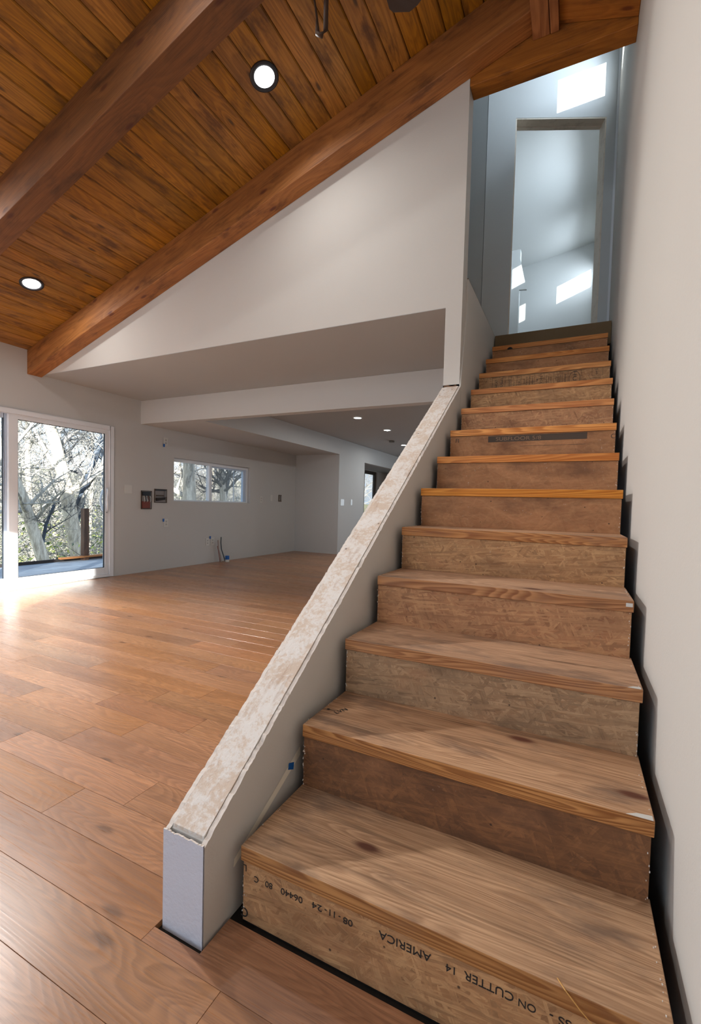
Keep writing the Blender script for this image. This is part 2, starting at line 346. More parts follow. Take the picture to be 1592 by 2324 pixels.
# upstairs: angled door wall, left wall, far room, ceiling
P0 = Vector((0.057, 3.669)); DV = Vector((0.778, 0.320)).normalized(); NV = Vector((-DV.y, DV.x))
def dw(s, n, z): p = P0+DV*s+NV*n; return (p.x, p.y, z)
mm = MB(); zt = 6.2; dh = 4.76; dwid = 0.842
SA, SB = -0.262, 0.952
for (a, b, c, d) in ((SA, 0, 2.66, zt), (0, dwid, dh, zt), (dwid, SB, 2.66, zt)):
    n0 = len(mm.v); mm.v += [dw(a, 0, c), dw(b, 0, c), dw(b, .115, c), dw(a, .115, c), dw(a, 0, d), dw(b, 0, d), dw(b, .115, d), dw(a, .115, d)]
    for f in ((0,3,2,1),(4,5,6,7),(0,1,5,4),(1,2,6,5),(2,3,7,6),(3,0,4,7)): mm.f.append(tuple(n0+i for i in f)); mm.m.append(0)
dwall = mm.build('wall_landing', m_wall_up, kind='structure', fix=False)
def dbox(m, s0, s1, n0_, n1_, z0, z1):
    n0 = len(m.v); m.v += [dw(s0,n0_,z0), dw(s1,n0_,z0), dw(s1,n1_,z0), dw(s0,n1_,z0), dw(s0,n0_,z1), dw(s1,n0_,z1), dw(s1,n1_,z1), dw(s0,n1_,z1)]
    for f in ((0,3,2,1),(4,5,6,7),(0,1,5,4),(1,2,6,5),(2,3,7,6),(3,0,4,7)): m.f.append(tuple(n0+i for i in f)); m.m.append(0)
dr = empty('door_2', (0.45, 3.85, 2.66), kind='structure')
def kid(o, par):
    o.parent = par; o.matrix_parent_inverse = Matrix.Translation(-par.location); return o
m1 = MB(); dbox(m1, 0.0, dwid, 0.002, 0.113, dh-0.012, dh); dbox(m1, 0.0, dwid, 0.085, 0.117, dh-0.022, dh-0.012); kid(m1.build('head_board', m_rough), dr)
for s0, s1 in ((0.0, 0.012), (dwid-0.012, dwid)):
    m1 = MB(); dbox(m1, s0, s1, 0.002, 0.113, 2.66, dh-0.012); kid(m1.build('jamb_board', m_rough), dr)
mm = MB(); mm.box(XW, -0.19, 3.57, 3.69, 2.665, 6.2); mm.build('wall_upper_hall', m_wall_up, kind='structure')
mm = MB(); mm.box(-2.5, XR, 7.9, 8.0, 2.66, 6.2); mm.build('wall_upper_far', m_wall_up, kind='structure')
mm = MB(); mm.box(-2.6, -2.5, 3.69, 8.0, 2.66, 6.2); mm.build('wall_upper_room', m_wall_up, kind='structure')
mm = MB(); mm.box(-2.5, -0.215, 6.56, 6.68, 2.66, 5.11); mm.prism([(-0.215, 4.96), (-0.215, 4.49), (-0.105, 4.475)], 6.56, 6.60, 'y')
mm.build('wall_wing', m_wall_up, kind='structure')
mm = MB(); mm.prism([(XW, 5.517+.178*(XW+.237)), (XR, 5.517+.178*(XR+.237)), (XR, 6.2), (XW, 6.2)], YG+0.12, 8.0, 'y'); mm.build('ceiling_upper', m_wall_up, kind='structure')
mm = MB(); mm.prism([(-0.042, 3.935), (XR, 3.935), (XR, 6.2), (XW, 6.2), (XW, zc(XW)), (-0.042, 4.19)], YG+0.118, YG+0.16, 'y')
mm.build('wall_upper_front', m_wall_up, kind='structure')
mm = MB(); mm.box(XR-0.018, XR, 4.005, 4.03, 2.7, 5.7); mm.build('trim_3', m_vinyl, kind='structure')   # corner bead beside the upstairs doorway

# ------------------------------------------------------------------ floor with separate planks
mm = MB(); mm.box(XW-0.14, XR, YB-0.1, 12.7, -0.10, -0.016)
floor = mm.build('floor', m_sub, kind='structure')
PW = 0.1467; Y0 = -0.003
def plank_mb(m, x0, x1, y0, y1, z=0.0, th=0.015, c=0.0005, g=0.00045):
    x0 += g; x1 -= g; y0 += g; y1 -= g; n = len(m.v)
    m.v += [(x0,y0,z-th),(x1,y0,z-th),(x1,y1,z-th),(x0,y1,z-th),(x0,y0,z-c),(x1,y0,z-c),(x1,y1,z-c),(x0,y1,z-c),
            (x0+c,y0+c,z),(x1-c,y0+c,z),(x1-c,y1-c,z),(x0+c,y1-c,z)]
    for f in ((0,1,5,4),(1,2,6,5),(2,3,7,6),(3,0,4,7),(4,5,9,8),(5,6,10,9),(6,7,11,10),(7,4,8,11),(8,9,10,11)):
        m.f.append(tuple(n+i for i in f)); m.m.append(0)
known = {3: [-1.866, -1.0515], 2: [-1.235], 4: [-1.447, -0.836], 0: [-0.837], 1: [-1.4415, -0.635], 5: [-2.45, -1.245], 6: [-1.95, -1.044],
         7: [-2.79, -1.66], 8: [-2.32, -1.29], 9: [-2.75, -0.95], 10: [-1.76, -0.7], 11: [-1.50], -1: [-1.5, -0.172], -2: [-1.3, 0.075], -3: [-0.6]}
stuff = MB()
rnd = random.Random(11)
for k in range(-27, 86):
    ya = Y0+k*PW; yb = ya+PW
    if k >= 51 and k < 58 : xa = XW+0.012
    xa = XW+0.010; xb = -0.168 if k >= 0 else XR-0.01
    if ya > 7.38: xa = -3.79
    if ya > 8.64: xa = XW+0.01
    if k == -1: continue
    butts = list(known.get(k, []))
    if not butts: butts = [rnd.uniform(-2.4, -0.9)]
    x = min(butts)-rnd.uniform(1.1, 1.7)
    while x > xa+0.25: butts.append(x); x -= rnd.uniform(1.0, 1.75)
    x = max(butts)+rnd.uniform(1.0, 1.6)
    while x < xb-0.2: butts.append(x); x += rnd.uniform(0.9, 1.6)
    cuts = [xa]+sorted(b for b in butts if xa+0.1 < b < xb-0.05)+[xb]
    for a, b in zip(cuts[:-1], cuts[1:]):
        if -3 <= k <= 37:
            m = MB(); plank_mb(m, 0, b-a, 0, PW); m.build('plank', m_floor, floor, loc=(a, ya, 0), fix=False)
        else: plank_mb(stuff, a, b, ya, yb)
# row beside the newel end, with the notch cut around it
ya = Y0-PW
for a, b in ((XW+0.01, -3.2), (-3.2, -1.5), (-1.5, -0.172)):
    m = MB(); plank_mb(m, 0, b-a, 0, PW); m.build('plank', m_floor, floor, loc=(a, ya, 0), fix=False)
m = MB(); m.prism([(0, 0), (0.745, 0), (0.745, PW-0.010), (0.147, PW-0.010), (0.147, 0.038), (0, 0.038)], -0.015, 0, 'z')
m.build('plank', m_floor, floor, loc=(-0.1715, ya, 0))
m = MB(); plank_mb(m, 0, XR-0.575, 0, PW-0.010); m.build('plank', m_floor, floor, loc=(0.574, ya, 0), fix=False)
stuff.build('plank', m_floor, floor, fix=False, kind='stuff')

# ------------------------------------------------------------------ sloped plank ceiling
mm = MB(); TH = 0.12
mm.prism([(XW-0.5, zc(XW-0.5)+0.022), (XRIDGE, zc(XRIDGE)+0.022), (XR+0.3, zc(XR+0.3)+0.022), (XR+0.3, zc(XR+0.3)+TH), (XRIDGE, zc(XRIDGE)+TH+.02), (XW-0.5, zc(XW-0.5)+TH)], YB-0.3, YG+0.117, 'y')
ceiling = mm.build('ceiling', m_string, kind='structure')
PX = 0.1215; CY0 = YB+0.01
ang = math.atan(SL)
def ceil_plank(x0, x1, y0, y1):
    """tongue and groove board with chamfered long edges hanging under the deck"""
    c = 0.005; pts = []
    g = 0.0018
    for x, dz in ((x0+g, 0.008), (x0+g+c, 0.0), (x1-g-c, 0.0), (x1-g, 0.008), (x1-g, 0.02), (x0+g, 0.02)): pts.append((x-x0, zc(x)+dz-zc(x0)))
    m = MB(); m.prism(pts, 0, y1-y0, 'y'); return m
k = 0; xj = -0.543+PX*7
me_full = None
while xj > XW+0.01:
    x1 = min(xj, XRIDGE-0.001) if xj > XRIDGE-PX else xj; x0 = max(xj-PX, XW+0.002)
    if x1 > x0+0.01: ceil_plank(x0, x1, CY0, YG).build('plank', m_ceil, ceiling, loc=(x0, CY0, zc(x0)), fix=True)
    xj -= PX
for i in range(4):
    x0 = XRIDGE+i*0.126; ceil_plank(x0, min(x0+0.126, XR-0.001), CY0, YG).build('plank', m_ceil, ceiling, loc=(x0, CY0, zc(x0)))

# ------------------------------------------------------------------ timber frame
def rafter(name, x0, x1, y0, y1, dep, label, mat=m_beam, split=0.0):
    an = math.atan2(zc(x1)-zc(x0), x1-x0); ca, sa = math.cos(an), math.sin(an); ox, oz = x0, zc(x0)
    def lo(x, z): return ((x-ox)*ca+(z-oz)*sa, -(x-ox)*sa+(z-oz)*ca)      # beam-aligned coordinates so the grain runs along it
    m = MB(); m.prism([lo(x0, zc(x0)), lo(x1, zc(x1)), lo(x1, zc(x1)-dep), lo(x0, zc(x0)-dep)], y0, y1, 'y')
    o = m.build(name, mat, label=label, category='beam', loc=(ox, 0, oz)); o.rotation_euler.y = -an; bevel(o, 0.004); return o
rafter('ceiling_beam', XW+0.001, 0.352, 2.075, YG-0.001, 0.264, 'orange-brown stained sloping ceiling beam against the white gable wall')
rafter('ceiling_beam', XW+0.001, 0.352, 0.925, 1.080, 0.290, 'brown sloping ceiling beam coloured darker for shade, crossing the upper left corner between plank bays', m_beam_shade)
for y in (-0.225, -1.375, -2.525):
    o = rafter('ceiling_beam', XW+0.001, 0.352, y, y+0.155, 0.290, 'brown sloping ceiling beam behind the camera, clear of the gable wall'); o['group'] = 'sloping beams behind the viewer'
rafter('ceiling_beam', 0.506, XR-0.001, 2.075, YG-0.001, 0.264, 'short brown rafter sloping down to the right-hand wall beside the ridge beam')
ridge = MB(); ridge.box(0.353, 0.452, YB+0.02, YG-0.001, 4.018, zc(0.37)-0.001); ridge.box(0.456, 0.505, YB+0.02, YG-0.001, 4.018, zc(0.37)-0.001)
bevel(ridge.build('ridge_beam', m_beamy, label='short end of brown ridge beam with a dark crack, at top edge above stairs', category='beam'), 0.003)
hb = MB(); hb.prism([(-0.041, 3.884), (XR-0.001, 3.884), (XR-0.001, zc(XR)-0.005), (XRIDGE, zc(XRIDGE)-0.005), (-0.041, 4.19)], YG+0.001, YG+0.117, 'y')
bevel(hb.build('header_beam', m_beam, label='brown wooden header beam spanning above the stair opening', category='beam'), 0.003)

# ------------------------------------------------------------------ stair side wall (sloping half wall)
half = MB()
half.prism([(-0.083, -0.015), (YG-0.001, -0.015), (YG-0.001, 1.880), (-0.083, 0.238)], -0.149, -0.047, 'x')
hw = half.build('wall_stair_half', m_wall_tex, kind='structure')
t = NT('plaster_smeared_plate'); v, r = t.coord(False)
n = t.math('ADD', t.math('MULTIPLY', t.noise(v, 9, 5, 0.7), 0.55), t.math('MULTIPLY', t.noise(v, 75, 4, 0.7), 0.45)); n2 = t.noise(t.vmath('MULTIPLY', v, (30, 6, 6)), 1, 4, 0.6)
c = t.mix(t.ramp(n, 0.42, 0.56, 0, 1), lin(204, 184, 166), lin(220, 213, 206)); c = t.mix(t.ramp(n2, 0.55, 0.75, 0, 0.5), c, lin(165, 130, 105))
nd = t.vor(v, 9, 'F1', 'Distance'); c = t.mix(t.ramp(nd, 0.035, 0.07, 0.7, 0), c, lin(95, 70, 58))
t.l(c, t.b.inputs['Base Color']); t.b.inputs['Roughness'].default_value = 0.85; t.bump(n, 0.9, 0.006); m_plateTop = t.mat
def slope_z(y): return 0.238+(y+0.083)*(1.880-0.238)/(YG+0.083)
m = MB(); m.prism([(-0.080, slope_z(-0.080)-0.002), (YG-0.002, slope_z(YG)-0.002), (YG-0.002, slope_z(YG)+0.008), (-0.080, slope_z(-0.080)+0.008)], -0.1484, -0.0476, 'x')
m.build('top_plate', m_plateTop, hw)
rg = random.Random(5)
def ragged_sheet(x0, x1, top_off, seed):
    rr = random.Random(seed); m = MB(); N = 420; off = 0.0; tops = []
    for i in range(N+1):
        y = -0.092+(YG-0.001+0.092)*i/N
        off = off*0.4+rr.uniform(-0.0022, 0.0022)+(rr.uniform(-0.006, 0.002) if rr.random() < 0.05 else 0)
        tops.append((y, slope_z(y)+top_off+off))
    for (ya, za), (yb, zb) in zip(tops[:-1], tops[1:]):
        m.quad((x0, ya, -0.012), (x0, yb, -0.012), (x0, yb, zb), (x0, ya, za), 0); m.quad((x1, ya, -0.012), (x1, yb, -0.012), (x1, yb, zb-0.001), (x1, ya, za-0.001), 0)
        m.quad((x0, ya, za), (x0, yb, zb), (x1, yb, zb-0.001), (x1, ya, za-0.001), 1)
    m.quad((x0, tops[0][0], -0.012), (x1, tops[0][0], -0.012), (x1, tops[0][0], tops[0][1]), (x0, tops[0][0], tops[0][1]), 0)
    return m
ragged_sheet(-0.046, -0.033, 0.004, 3).build('drywall_sheet', [m_wall_tex, m_gyp], hw)
ragged_sheet(-0.162, -0.150, 0.006, 4).build('drywall_sheet', [m_wall_tex, m_gyp], hw)
m = MB(); rr = random.Random(9); N = 40
for i in range(N):
    xa, xb = -0.163+0.130*i/N, -0.163+0.130*(i+1)/N
    za = 0.240+0.0015*math.sin(i*0.5)+rr.uniform(-.0015, .0015); 
    if i == 0: pz = za
    for y in (-0.0965, -0.0925): m.quad((xa, y, -0.013), (xb, y, -0.013), (xb, y, za), (xa, y, pz), 0)
    m.quad((xa, -0.0965, pz), (xb, -0.0965, za), (xb, -0.0925, za), (xa, -0.0925, pz), 1); pz = za
m.build('drywall_sheet', [m_end, m_gyp], hw, label='bluish grey textured end face')
# two staples / nail heads and the cracked bead where the half wall meets the post
m = MB(); px = [(-0.150+0.011*i, YG-0.004, slope_z(YG)+0.010+0.004*math.sin(i*0.9)) for i in range(9)]; m.tube(px, [0.0035]*9, 5)
m.build('torn_bead', plain('torn_bead_brown', lin(120, 86, 60), 0.8), hw)
m = MB(); m.box(-0.1565, -0.0425, YG+0.0002, YG+0.1195, 1.70, 1.80); m.build('post_foot', m_wall_tex, hw)

# ------------------------------------------------------------------ staircase
st = empty('staircase', (0, 0, 0), label='unfinished straight staircase with bare pine treads and flake board risers', category='staircase')
osbs = {1: m_osb1, 2: m_osb2, 3: m_osb3, 4: m_osb4, 5: m_osb1, 6: m_osb5, 7: m_osb5, 8: m_osb5, 9: m_osb4, 10: m_osb1, 11: m_osb1, 12: m_osb5, 13: m_osb5}
treads, risers = {}, {}
rt_ = random.Random(21)
for n in range(1, 14):
    m = MB(); y0 = (n-1)*D-0.003; y1 = n*D+0.02; dz = 0.038
    w0, w1 = 0.0+rt_.uniform(-.002, .002), W+rt_.uniform(-.002, .003)
    m.box(w0, w1, 0, y1-y0, -dz, 0, 0)
    # front face gets the fresh wood material
    for i, f in enumerate(m.f):
        if all(abs(m.v[j][1]) < 1e-6 for j in f): m.m[i] = 1
    o = m.build('tread', [m_tread, m_nose if n < 6 else m_noseb], st, loc=(0, y0, n*R)); bevel(o, 0.0022, 2); treads[n] = o
    m = MB(); ry = (n-1)*D+0.004; m.box(0.002, W-0.004, 0, 0.019, -0.152 if n > 1 else -0.156, 0, 0)
    o = m.build('riser', osbs[n], st, loc=(0, ry, n*R-0.0385)); bevel(o, 0.001, 1); risers[n] = o
m = MB(); m.box(-0.024, XR-0.004, 0, 0.02, -0.188, 0); m.build('landing_riser', m_land, st, loc=(0, 3.463, 2.659))
m = MB(); m.box(0.0, W, -0.004, 0.03, -0.014, 0.006); m.build('sill_strip', m_black, st, loc=(0, 0.012, 0.0))
pts = []
for n in range(1, 14): pts += [((n-1)*D+0.026, (n-1)*R-0.001), ((n-1)*D+0.026, n*R-0.039)]
pts += [(13*D, 13*R-0.039), (13*D, 13*R-0.32), (0.4, -0.012), (0.026, -0.012)]; pts[0] = (0.026, -0.012); pts = pts[:-1]
for xs in (0.012, 0.43, 0.862):
    m = MB(); m.prism(pts, xs, xs+0.036, 'x'); m.build('stringer', m_string, st)
# crumbs of joint compound along the tread ends
cr_ = random.Random(31)
for n in range(1, 14):
    m = MB()
    for k in range(40):
        side = 0.0 if cr_.random() < 0.6 else W; z = cr_.uniform(-0.15, 0.0); y = 0.001
        if cr_.random() < 0.35: y = cr_.uniform(0, 0.2); z = 0.0385
        s = cr_.uniform(0.0003, 0.0012); x = side+(cr_.uniform(0.0, 0.007) if side == 0 else -cr_.uniform(0.004, 0.010))
        m.box(x-s, x+s, y-s-0.0015, y+s-0.001, z-s*1.8, z+s*1.8)
    m.build('plaster_crumb', m_caulk, risers[n], fix=False, kind='stuff')
def text_mesh(s, size, rot180=False, rot90=False, sx=1.0, extr=0.0004, bold=0.0):
    c = bpy.data.curves.new('txt', 'FONT'); c.body = s; c.size = size; c.extrude = extr; c.align_x = 'CENTER'; c.align_y = 'CENTER'; c.offset = bold
    o = bpy.data.objects.new('txt', c); COL.objects.link(o); dg = bpy.context.evaluated_depsgraph_get(); dg.update()
    me = bpy.data.meshes.new_from_object(o.evaluated_get(dg)); bpy.data.objects.remove(o)
    a = math.pi if rot180 else (-math.pi/2 if rot90 else 0)
    me.transform(Matrix.Diagonal((sx, 1, 1, 1)))
    me.transform(Matrix.Rotation(math.pi/2, 4, 'X') @ Matrix.Rotation(a, 4, 'Z')); me.materials.clear(); return me
def stamp(n, s, x, z, size, mat=m_ink, name='printed_mark', **k):
    me = text_mesh(s, size*1.15, **k); me.materials.append(mat)
    o = link(name, me, risers[n], (x, -0.0006, z-(n*R-0.0385))); return o
for s, x, z, sz, sx in (('C', 0.043, 0.115, 0.018, 1), ('80', 0.081, 0.116, 0.018, 1.1), ('06440', 0.147, 0.117, 0.019, 1.15), ('24', 0.217, 0.119, 0.018, 1.4), ('-', 0.240, 0.119, 0.018, 1),
                        ('11', 0.257, 0.120, 0.018, 1.1), ('-', 0.276, 0.119, 0.018, 1), ('08', 0.297, 0.118, 0.018, 1.2), ('AMERICA', 0.430, 0.124, 0.022, 1.1), ('14', 0.530, 0.121, 0.019, 1.1),
                        ('CUTTER', 0.603, 0.123, 0.021, 1.05), ('ON', 0.673, 0.120, 0.018, 1.0), ('SS -', 0.730, 0.122, 0.020, 1.1)):
    stamp(1, s, x, z, sz, rot180=True, sx=sx, bold=0.0)
stamp(1, 'C', 0.008, 0.018, 0.03, rot180=True); stamp(1, 'L', 0.008, 0.132, 0.02, rot180=True)
# dark bar print on riser 8
m = MB(); m.box(0.230, 0.760, -0.0006, 0.0, -0.018, 0.018); o = m.build('printed_bar', m_inkb, risers[8], loc=(0, 0, 1.457-(8*R-0.0385))); o.rotation_euler.y = -0.004
stamp(8, 'SUBFLOOR 5/8', 0.40, 1.457, 0.026, m_inkl, sx=1.3).location.y = -0.0012
m = MB(); m.box(0.411, 0.755, -0.0005, 0, -0.0008, 0.0008); m.build('printed_line', m_inkb, risers[8], loc=(0, 0, 1.413-(8*R-0.0385)))
stamp(8, 'FI', 0.045, 1.455, 0.03, m_inkb); stamp(8, 'C', 0.885, 1.450, 0.03, m_inkb)
# grade-stamp table on riser 11
L11 = risers[11]; zz = 11*R-0.0385
m = MB()
def bar(x0, x1, z0, z1): m.box(x0, x1, -0.0006, 0.0, z0-zz, z1-zz)
t_ = 0.0016
for x in (0.103, 0.197, 0.222, 0.243, 0.283, 0.312, 0.406, 0.472, 0.538, 0.594, 0.632, 0.717): bar(x-t_/2, x+t_/2, 1.905, 2.048)
bar(0.222, 0.717, 2.046, 2.0478); bar(0.103, 0.197, 2.0465, 2.048)
for x in (0.040, 0.070): bar(x-t_/2, x+t_/2, 2.030, 2.051); bar(x-t_/2, x+t_/2, 1.94, 1.985)
bar(0.785, 0.852, 1.997, 1.9985); 
for x in (0.785, 0.852): bar(x-t_/2, x+t_/2, 1.997, 2.050)
bar(0.785, 0.84, 1.984, 1.9855)
m.build('printed_table', m_inkb, L11)
m = MB()
for i in range(24):
    a, b = 2*math.pi*i/24, 2*math.pi*(i+1)/24
    f = lambda q, rx, rz: (0.675+rx*math.cos(q), -0.0006, 1.990-zz+rz*math.sin(q))
    m.quad(f(a, 0.037, 0.053), f(b, 0.037, 0.053), f(b, 0.034, 0.050), f(a, 0.034, 0.050))
m.build('printed_oval', m_inkb, L11)
for s, x, z, sz, sx in (('HUB', 0.675, 1.995, 0.030, 1.5), ('TECO', 0.452, 1.998, 0.022, 1.0), ('Advantech', 0.615, 1.998, 0.018, 1.0), ('TMS-SI', 0.172, 2.005, 0.024, 1.0), ('DOMI', 0.130, 1.998, 0.022, 1),
                        ('EXPOSURE', 0.372, 2.005, 0.013, 1), ('FLOOR 24', 0.352, 2.00, 0.013, 1), ('SPAN', 0.335, 2.00, 0.012, 1), ('RATED', 0.392, 2.00, 0.012, 1), ('EVALUATED', 0.488, 2.0, 0.010, 1), ('QUALITY', 0.503, 2.0, 0.010, 1), ('LISTED', 0.518, 2.0, 0.010, 1),
                        ('PANEL', 0.553, 2.0, 0.010, 1), ('SIZED FOR', 0.566, 2.0, 0.010, 1), ('SPACING', 0.580, 2.0, 0.010, 1), ('MILL', 0.425, 2.0, 0.010, 1), ('STRENGTH', 0.232, 2.0, 0.010, 1), ('AXIS', 0.262, 1.99, 0.013, 1), ('APA', 0.297, 1.99, 0.015, 1), ('CARB', 0.815, 2.025, 0.016, 1)):
    if s in ('APA', 'CARB', 'Advantech'): s = {'APA': 'PS 2', 'CARB': 'C arb', 'Advantech': 'Advant'}[s]
    stamp(11, s, x, z, sz, m_inkb, rot90=True, sx=sx)
# pencil arrow and letters on the second tread
me = text_mesh('LVN', 0.026, sx=1.0); me.transform(Matrix.Rotation(-math.pi/2, 4, 'X')); me.transform(Matrix.Rotation(math.radians(65), 4, 'Z')); me.materials.append(m_ink)
link('pencil_letters', me, treads[2], (0.062, 0.394-(D-0.003), 0.0006))
m = MB(); m.box(0.016, 0.046, -0.0008, 0.0008, 0.0, 0.0006); m.box(0.015, 0.024, -0.004, 0.004, 0, 0.0006)
m.build('pencil_arrow', m_ink, treads[2], loc=(0, 0.386-(D-0.003), 0.0003))
# chipped paint patches on the right ends of the nosings
for n, w in ((2, 0.055), (3, 0.035), (4, 0.022)):
    m = MB(); m.prism([(W-w, -0.0012), (W-0.003, -0.0012), (W-0.003, 0.016), (W-w*0.6, 0.012)], 0.0002, 0.0008, 'z') if n < 4 else m.box(W-w, W-0.003, -0.0008, -0.0002, -0.02, -0.008)
    m.build('paint_chip', m_plate, treads[n], loc=(0, 0, 0))
# knot hole in tread 13 nosing
m = MB(); m.prism([(0.150+0.022*math.cos(a/10*math.pi), -0.0375+0.017*math.sin(a/10*math.pi)) for a in range(11)], -0.0008, 0.001, 'y'); m.build('knot_hole', m_black, treads[13])

# small loose things on the stairs
m = MB(); m.tube([(0.722, 0.010, 0.1915), (0.735, -0.005, 0.1905), (0.760, -0.0105, 0.172), (0.795, -0.012, 0.145)], [0.0011, 0.0013, 0.0011, 0.0006], 5)
m.build('wood_splinter', plain('yellow_splinter', lin(200, 150, 80), 0.6), label='thin yellow wood splinter hanging over the front edge of the lowest tread', category='splinter')
m = MB(); m.quad((-0.0325, 0.303, 0.284), (-0.0325, 0.010, 0.134), (-0.0325, 0.007, 0.114), (-0.0325, 0.305, 0.258)); m.quad((-0.0315, 0.303, 0.284), (-0.0315, 0.010, 0.134), (-0.0315, 0.007, 0.114), (-0.0315, 0.305, 0.258))
m.build('paper_strip', plain('pale_paper_tape', lin(240, 232, 214), 0.7), label='pale paper strip stuck slantwise on the half wall beside the lowest tread', category='paper strip', fix=False)
m = MB(); m.prism([(0.243, 0.262), (0.269, 0.252), (0.266, 0.231), (0.239, 0.244)], -0.0312, -0.0300, 'x')
m.build('masking_tape', m_tape, label='blue tape square on the half wall above the lowest tread', category='tape')

# ------------------------------------------------------------------ recessed lights
def downlight(x, y, z, nx, label, power, group, color=(0.99, 0.975, 0.96), rad=0.094, dark=True, spread=180):
    e = empty('recessed_light', (x, y, z), label=label, category='light', group=group)
    N = 32; m = MB()
    prof = [(rad, 0.000), (rad, -0.006), (rad*0.90, -0.010), (rad*0.72, -0.007), (rad*0.70, -0.003)]
    for (ra, za), (rb, zb) in zip(prof[:-1], prof[1:]):
        for i in range(N):
            a, b = 2*math.pi*i/N, 2*math.pi*(i+1)/N
            m.quad((ra*math.cos(a), ra*math.sin(a), za), (ra*math.cos(b), ra*math.sin(b), za), (rb*math.cos(b), rb*math.sin(b), zb), (rb*math.cos(a), rb*math.sin(a), zb))
    m.build('trim_ring', m_dark if dark else m_plate, e, smooth=True)
    m = MB(); n = len(m.v); m.v += [(rad*.71*math.cos(2*math.pi*i/N), rad*.71*math.sin(2*math.pi*i/N), -0.004) for i in range(N)]; m.f.append(tuple(range(N))); m.m.append(0)
    m.build('diffuser', m_led, e, fix=False)
    ld = bpy.data.lights.new('recessed_lamp', 'AREA'); ld.shape = 'DISK'; ld.size = rad*1.38; ld.energy = power; ld.color = color; ld.spread = math.radians(spread)
    lo = bpy.data.objects.new('recessed_lamp', ld); lo.location = (0, 0, -0.0065); COL.objects.link(lo); lo.parent = e
    e.rotation_euler = Vector((nx, 0, -1)).to_track_quat('-Z', 'Y').to_euler() if nx else (0, 0, 0)
    return e
G1 = 'recessed lights in the sloping plank ceiling'
P1 = 14
downlight(-1.235, 1.56, zc(-1.235), SL, 'round recessed light with dark ring high in the planks, right of the darker beam', P1*0.5, G1, spread=150)
downlight(-3.875, 1.585, zc(-3.875), SL, 'round recessed light with dark ring low in the planks near the window wall', P1*0.4, G1)
for x, y, lab, p in ((-3.93, 0.76, 'recessed light low in the bay left of the dark beam, outside the picture', 150, ), (-1.25, 0.35, 'recessed light high in the bay left of the dark beam, outside the picture', P1*0.7),
                  (-3.9, -1.9, 'recessed light behind the viewer near the window wall', P1), (-1.25, -1.9, 'recessed light behind the viewer near the ridge', P1)):
    downlight(x, y, zc(x), SL, lab, p, G1)
G2 = 'recessed lights in the flat lower ceiling'
for x, y, lab in ((-2.452, 5.498, 'nearest recessed light in the flat grey ceiling beyond the header'), (-2.435, 6.679, 'middle recessed light in the flat grey ceiling beyond the header'), (-2.82, 8.6, 'farthest recessed light, half hidden by the sloping half wall')):
    downlight(x, y, 2.432, 0, lab, 9, G2, (0.95, 0.98, 1.0), 0.075, False)
# smoke detector
N = 20; m = MB(); m.prism([(0.06*math.cos(2*math.pi*i/N), 0.06*math.sin(2*math.pi*i/N)) for i in range(N)], -0.03, 0, 'z')
bevel(m.build('smoke_detector', plain('grey_plastic', lin(120, 118, 112), 0.6), loc=(-2.856, 7.969, 2.4315), label='small dull round detector on the flat ceiling between the lights', category='detector'), 0.006)

# ------------------------------------------------------------------ sliding glass door
d1 = empty('door_1', (XW, 1.9, 0.0), kind='structure')
def kx(o): return kid(o, d1)
m = MB(); xo, xi = XW-0.13, XW+0.012
m.box(xo, xi, 3.058, 3.113, 0.003, 1.998); m.box(xo, xi, 0.683, 0.738, 0.003, 1.998); m.box(xo, xi, 0.738, 3.058, 1.945, 1.998); m.box(xo, xi, 0.738, 3.058, 0.003, 0.035)
kx(bevel(m.build('outer_frame', m_vinyl), 0.003))
m = MB(); a, b = XW-0.055, XW-0.012
m.box(a, b, 1.900, 1.990, 0.036, 1.944); m.box(a, b, 3.008, 3.056, 0.036, 1.944); m.box(a, b, 1.990, 3.008, 1.893, 1.944); m.box(a, b, 1.990, 3.008, 0.036, 0.128)
kx(bevel(m.build('panel_frame', m_vinyl), 0.003))
m = MB(); m.box(a+.012, a+.030, 1.990, 1.998, 0.128, 1.893); m.box(a+.012, a+.030, 3.000, 3.008, 0.128, 1.893); m.box(a+.012, a+.030, 1.998, 3.0, 0.128, 0.133); m.box(a+.012, a+.030, 1.998, 3.0, 1.888, 1.893)
kx(m.build('glazing_gasket', m_gasket))
m = MB(); m.box(a+.018, a+.024, 1.996, 3.002, 0.130, 1.890); kx(m.build('glass_pane', m_glass))
a, b = XW-0.105, XW-0.062
m = MB(); m.box(a, b, 1.880, 1.972, 0.036, 1.944); m.box(a, b, 0.740, 0.830, 0.036, 1.944); m.box(a, b, 0.830, 1.880, 1.893, 1.944); m.box(a, b, 0.830, 1.880, 0.036, 0.128)
kx(bevel(m.build('panel_frame', m_vinylb, label='rear panel frame, bluish'), 0.003))
m = MB(); m.box(a+.012, a+.030, 1.872, 1.880, 0.128, 1.893); kx(m.build('glazing_gasket', m_gasket))
m = MB(); m.box(a+.018, a+.024, 0.832, 1.878, 0.130, 1.890); kx(m.build('glass_pane', m_glass))
for xs, sg in ((XW-0.012, 1), (XW-0.055, -1)):
    m = MB(); pts = [(xs, 3.030, 0.86), (xs+sg*0.03, 3.022, 0.89), (xs+sg*0.042, 3.008, 0.96), (xs+sg*0.045, 3.002, 1.02), (xs+sg*0.042, 3.008, 1.08), (xs+sg*0.03, 3.022, 1.15), (xs, 3.030, 1.18)]
    m.tube(pts, [0.011, 0.012, 0.013, 0.013, 0.013, 0.012, 0.011], 8); kx(m.build('pull_handle', m_vinyl, smooth=True))
